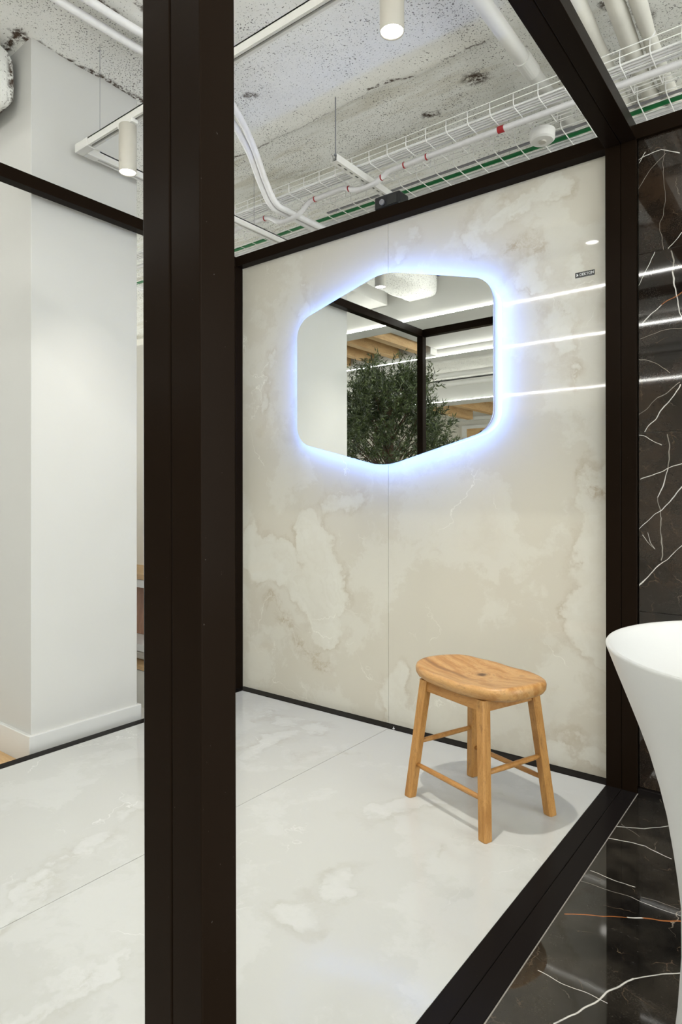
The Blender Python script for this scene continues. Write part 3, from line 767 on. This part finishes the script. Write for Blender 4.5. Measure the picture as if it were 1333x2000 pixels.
# ------------------------------------------------------------------ showroom behind the camera (seen in the mirror)
def bulkhead(y, xa, xb, label, depth=.26, ztop=ZC-.03, z0=2.90, nl=1):
    b_ = thing('bulkhead', label, 'bulkhead', ((xa+xb)/2, y, z0), 0, 'white ceiling bulkheads seen in the mirror')
    place(obj('casing', B(xa, y-depth, z0, xb, y, ztop), M['wall']), b_)
    place(obj('led_line', B(xa, y+.0002, z0-.001, xb, y+.006, z0+.004), M['led']), b_)
    return b_
bulkhead(-.01, -7.5, 2.5, 'nearest white ceiling bulkhead in the mirror, with a bright line of light')
bulkhead(-1.585, -8.5, 3.0, 'second white ceiling bulkhead in the mirror, behind the wooden beams')
bulkhead(-4.93, -9.5, 3.5, 'third and farthest white ceiling bulkhead in the mirror', depth=.5)
for k, x_ in enumerate((-4.08, -4.46, -4.84, -5.22)):
    o = obj('wooden_beam', B(x_-.05, -1.41, 2.915, x_+.05, -.272, 3.26), M['oak'], bevel=.003)
    tag(o, ['large pale wooden ceiling beam in the mirror, nearest the black post', 'second pale wooden ceiling beam in the mirror', 'third pale wooden ceiling beam in the mirror', 'hindmost pale wooden ceiling beam, by the pillar edge in the mirror'][k], 'beam', 'wooden ceiling beams in the mirror')
for k, x_ in enumerate((-5.2, -6.0, -6.8)):
    o = obj('wooden_beam', B(x_-.07, -8.0, 2.95, x_+.07, -5.6, 3.20), M['oak'], bevel=.003)
    tag(o, 'wooden ceiling beam far back in the mirror, beyond the last light line', 'beam', 'far wooden beams in the mirror')
# rough downstand beam over the bay seen at the top of the mirror
def rbeam(x0, x1, y0, y1, z0, label):
    bm = bmesh.new(); n = 20; ny = int((y1-y0)/.05)+1; rings = []
    for i in range(ny):
        y = y0+(y1-y0)*i/(ny-1); r_ = []
        for k in range(n):
            a = 2*PI*k/n; c_, s_ = math.cos(a), math.sin(a)
            w_ = noise.noise(Vector((c_*2, y*6, s_*2)))*.012
            r_.append(bm.verts.new(((x0+x1)/2+(x1-x0)/2*math.copysign(abs(c_)**.4, c_)+w_, y, (z0+ZC)/2+(ZC+.03-z0)/2*math.copysign(abs(s_)**.4, s_)+w_)))
        rings.append(r_)
    for i in range(ny-1):
        for k in range(n): bm.faces.new((rings[i][k], rings[i][(k+1) % n], rings[i+1][(k+1) % n], rings[i+1][k]))
    bm.faces.new(rings[0][::-1]); bm.faces.new(rings[-1])
    o = obj('concrete_beam', bm, M['rough'], smooth=True); tag(o, label, 'beam'); return o
rbeam(-3.42, -3.05, .0, .86, 3.10, 'rough sprayed concrete beam seen at the top of the mirror')
for k, (y_, z_, r_) in enumerate(((-2.35, 3.05, .03), (-2.50, 3.05, .02), (-3.28, 3.02, .04), (-3.88, 3.0, .045))):
    o = obj('service_pipe', T([(-9, y_, z_), (2, y_, z_)], r_, 14), M['white'], smooth=True)
    tag(o, ['slim upper pipe across the ceiling in the mirror, between the second and third light lines', 'thinnest white pipe across the ceiling in the mirror', 'middle white pipe across the ceiling in the mirror', 'thickest white pipe across the ceiling in the mirror, by the third bulkhead'][k], 'pipe', 'pipes across the mirrored ceiling')
for x_, q_ in ((-5.2, 'left'), (-3.6, 'right')):
    o = obj('pipe_hanger', T([(x_, -3.28, 3.06), (x_, -3.28, ZC-.02)], .012, 8), M['white']); tag(o, '%s of the two short white hangers on the middle pipe in the mirror' % q_, 'hanger', 'pipe hangers in the mirror')

pc = obj('plasterboard_ceiling', B(-3.95, -1.57, 2.985, 3.0, -.275, 3.0), M['wall']); tag(pc, 'flat lowered plasterboard ceiling in the mirror between the two upper light lines', 'ceiling panel')
pr_ = obj('plaster_ridge', B(-5.6, -1.573, 2.905, -3.96, -1.42, 3.24), M['wall']); tag(pr_, 'white plaster upstand behind the ends of the mirrored wooden beams', 'bulkhead')
du = obj('boxed_duct', B(-3.95, .001, 3.10, -3.62, .86, 3.265), M['wall'], bevel=.004); tag(du, 'white boxed duct at the upper left of the mirror, beside the rough beam', 'duct')
wl = obj('wall_left', B(-10.1, -9.2, ZO, -10, -1.0, ZC+.1), M['farwall']); wl['kind'] = 'structure'

# far cupboard door with frame
dr = setting('door_1')
def dpart(n_, a, m): return obj(n_, a, m, dr)
dpart('door_board', B(-7.40, -9.03, ZO, -6.20, -9.0, 2.86), M['oakx'])
dpart('door_frame', B(-7.52, -9.05, ZO, -7.40, -8.96, 2.86), M['white'])
dpart('door_frame', B(-7.52, -9.05, 2.86, -6.08, -8.96, 2.94), M['white'])
dpart('door_frame', B(-6.20, -9.05, ZO, -6.08, -8.96, 2.86), M['white'])
dpart('cornice', B(-7.9, -9.05, 3.06, -5.7, -8.93, 3.14), M['white'])
o = dpart('round_hole', T([(-7.0, -8.999, 2.74), (-7.0, -8.985, 2.74)], .055, 24), M['slot'])

# downlights
def downlight(x, y, label, power=DOWN_W, z=ZC-.06):
    s = thing('downlight', label, 'downlight', (x, y, z), 0, 'small downlights')
    obj('housing', lathe([(.045, -.002), (.055, -.004), (.058, .0), (.058, .08), (0, .08)], 32), M['white'], s)
    obj('lens', lathe([(0, .002), (.045, .002)], 24), M['down'], s)
    if power:
        ld = bpy.data.lights.new('down_light', 'SPOT'); ld.energy = power; ld.spot_size = math.radians(130); ld.spot_blend = .8; ld.shadow_soft_size = .05; ld.color = (1, .96, .89)
        lo = bpy.data.objects.new('down_light', ld); COL.objects.link(lo); lo.parent = s; lo.location = (0, 0, -.012)
DL = [(-3.05, -1.99, 0), (-3.9, -4.2, 1), (-3.4, -4.25, 1), (-6.0, -6.8, 1), (-1.7, -.8, 2.5), (.6, -.9, 0), (.9, 1.3, 0), (-4.6, .9, 1)]  # last four are unseen, added to help light the bays and room
for k, (x_, y_, p_) in enumerate(DL):
    downlight(x_, y_, ['downlight reflected beside the mirror, between the two upper light lines', 'left of the two lowest downlights reflected in the onyx wall', 'right of the two lowest downlights reflected in the onyx wall',
        'far downlight in the mirror above the cupboard door', 'unseen downlight added to brighten the onyx bay from the front', 'unseen downlight added over the front of the marble bay', 'unseen downlight added inside the marble bay', 'unseen downlight added for fill light left of the pillar'][k], DOWN_W*p_, z=2.93 if k in (4, 5) else ZC-.06)

# ------------------------------------------------------------------ indoor tree
tx, ty = -4.02, -.62
te = thing('indoor_tree', 'bushy dark green olive-like tree seen in the mirror behind the frame post', 'tree', (tx, ty, ZO))
random.seed(11)
twigs = bmesh.new(); trunk = T(spline([(0, 0, .38), (.02, .01, .8), (-.02, .0, 1.2), (.03, .02, 1.6), (0, 0, 2.0)], 6), .035, 10, rf=None)
obj('trunk', trunk, M['bark'], te, smooth=True)
ends = []
for i in range(330):
    u = random.random(); th = random.uniform(0, 2*PI); zc_ = random.uniform(-.85, .90)
    rr = math.sqrt(max(0, 1-zc_**2))*random.uniform(.45, 1.0)**.6
    lump = 1+.22*noise.noise(Vector((math.cos(th)*2, math.sin(th)*2, zc_*2+5)))
    e = Vector((rr*math.cos(th)*.78*lump, rr*math.sin(th)*.78*lump, 1.74+zc_*.92*lump))
    if zc_ > .2: e.x *= .72; e.y *= .72
    s = Vector((0, 0, max(.75, e.z-.5))); ends.append((s, e))
for (s, e) in ends[:120]:
    m_ = (s+e)/2+Vector((random.uniform(-.06, .06), random.uniform(-.06, .06), .05))
    tube(twigs, spline([s, m_, e], 3), .006, 5, rf=[.010, .009, .008, .007, .006, .005, .004])
obj('branches', twigs, M['bark'], te, smooth=True)
lv, lf = [], []
def leaf(p, d, L, w_):
    d = d.normalized(); up = Vector((random.uniform(-1, 1), random.uniform(-1, 1), random.uniform(-1, 1)))
    s = d.cross(up).normalized(); nrm = s.cross(d); b = len(lv)
    lv.extend([tuple(p), tuple(p+d*L*.4+s*w_), tuple(p+d*L+nrm*L*-.08), tuple(p+d*L*.4-s*w_), tuple(p+d*L*.45+nrm*w_*.4)])
    lf.extend([(b, b+1, b+4), (b+1, b+2, b+4), (b+2, b+3, b+4), (b+3, b, b+4)])
for (s, e) in ends:
    for q in range(9):
        d0 = (e-Vector((0, 0, 1.7))).normalized(); base = e+Vector([random.gauss(0, .075) for _ in range(3)])
        dd = (d0+Vector((random.gauss(0, .6), random.gauss(0, .6), random.gauss(.35, .5)))).normalized()
        Lt = random.uniform(.10, .19)
        for k in range(13):
            p_ = base+dd*Lt*k/12
            ld_ = (dd*.8+Vector([random.gauss(0, .75) for _ in range(3)]))
            leaf(p_, ld_, random.uniform(.045, .075), random.uniform(.0050, .0080))
fo_ = obj('foliage', (lv, lf), M['leaf'], te); fo_['kind'] = 'stuff'
obj('planter', lathe([(.0, .0), (.20, .0), (.235, .36), (.235, .40), (.215, .40), (.205, .34), (0, .34)], 40), M['white'], te, smooth=False)
obj('soil', lathe([(0, .35), (.204, .345)], 30), M['bark'], te)
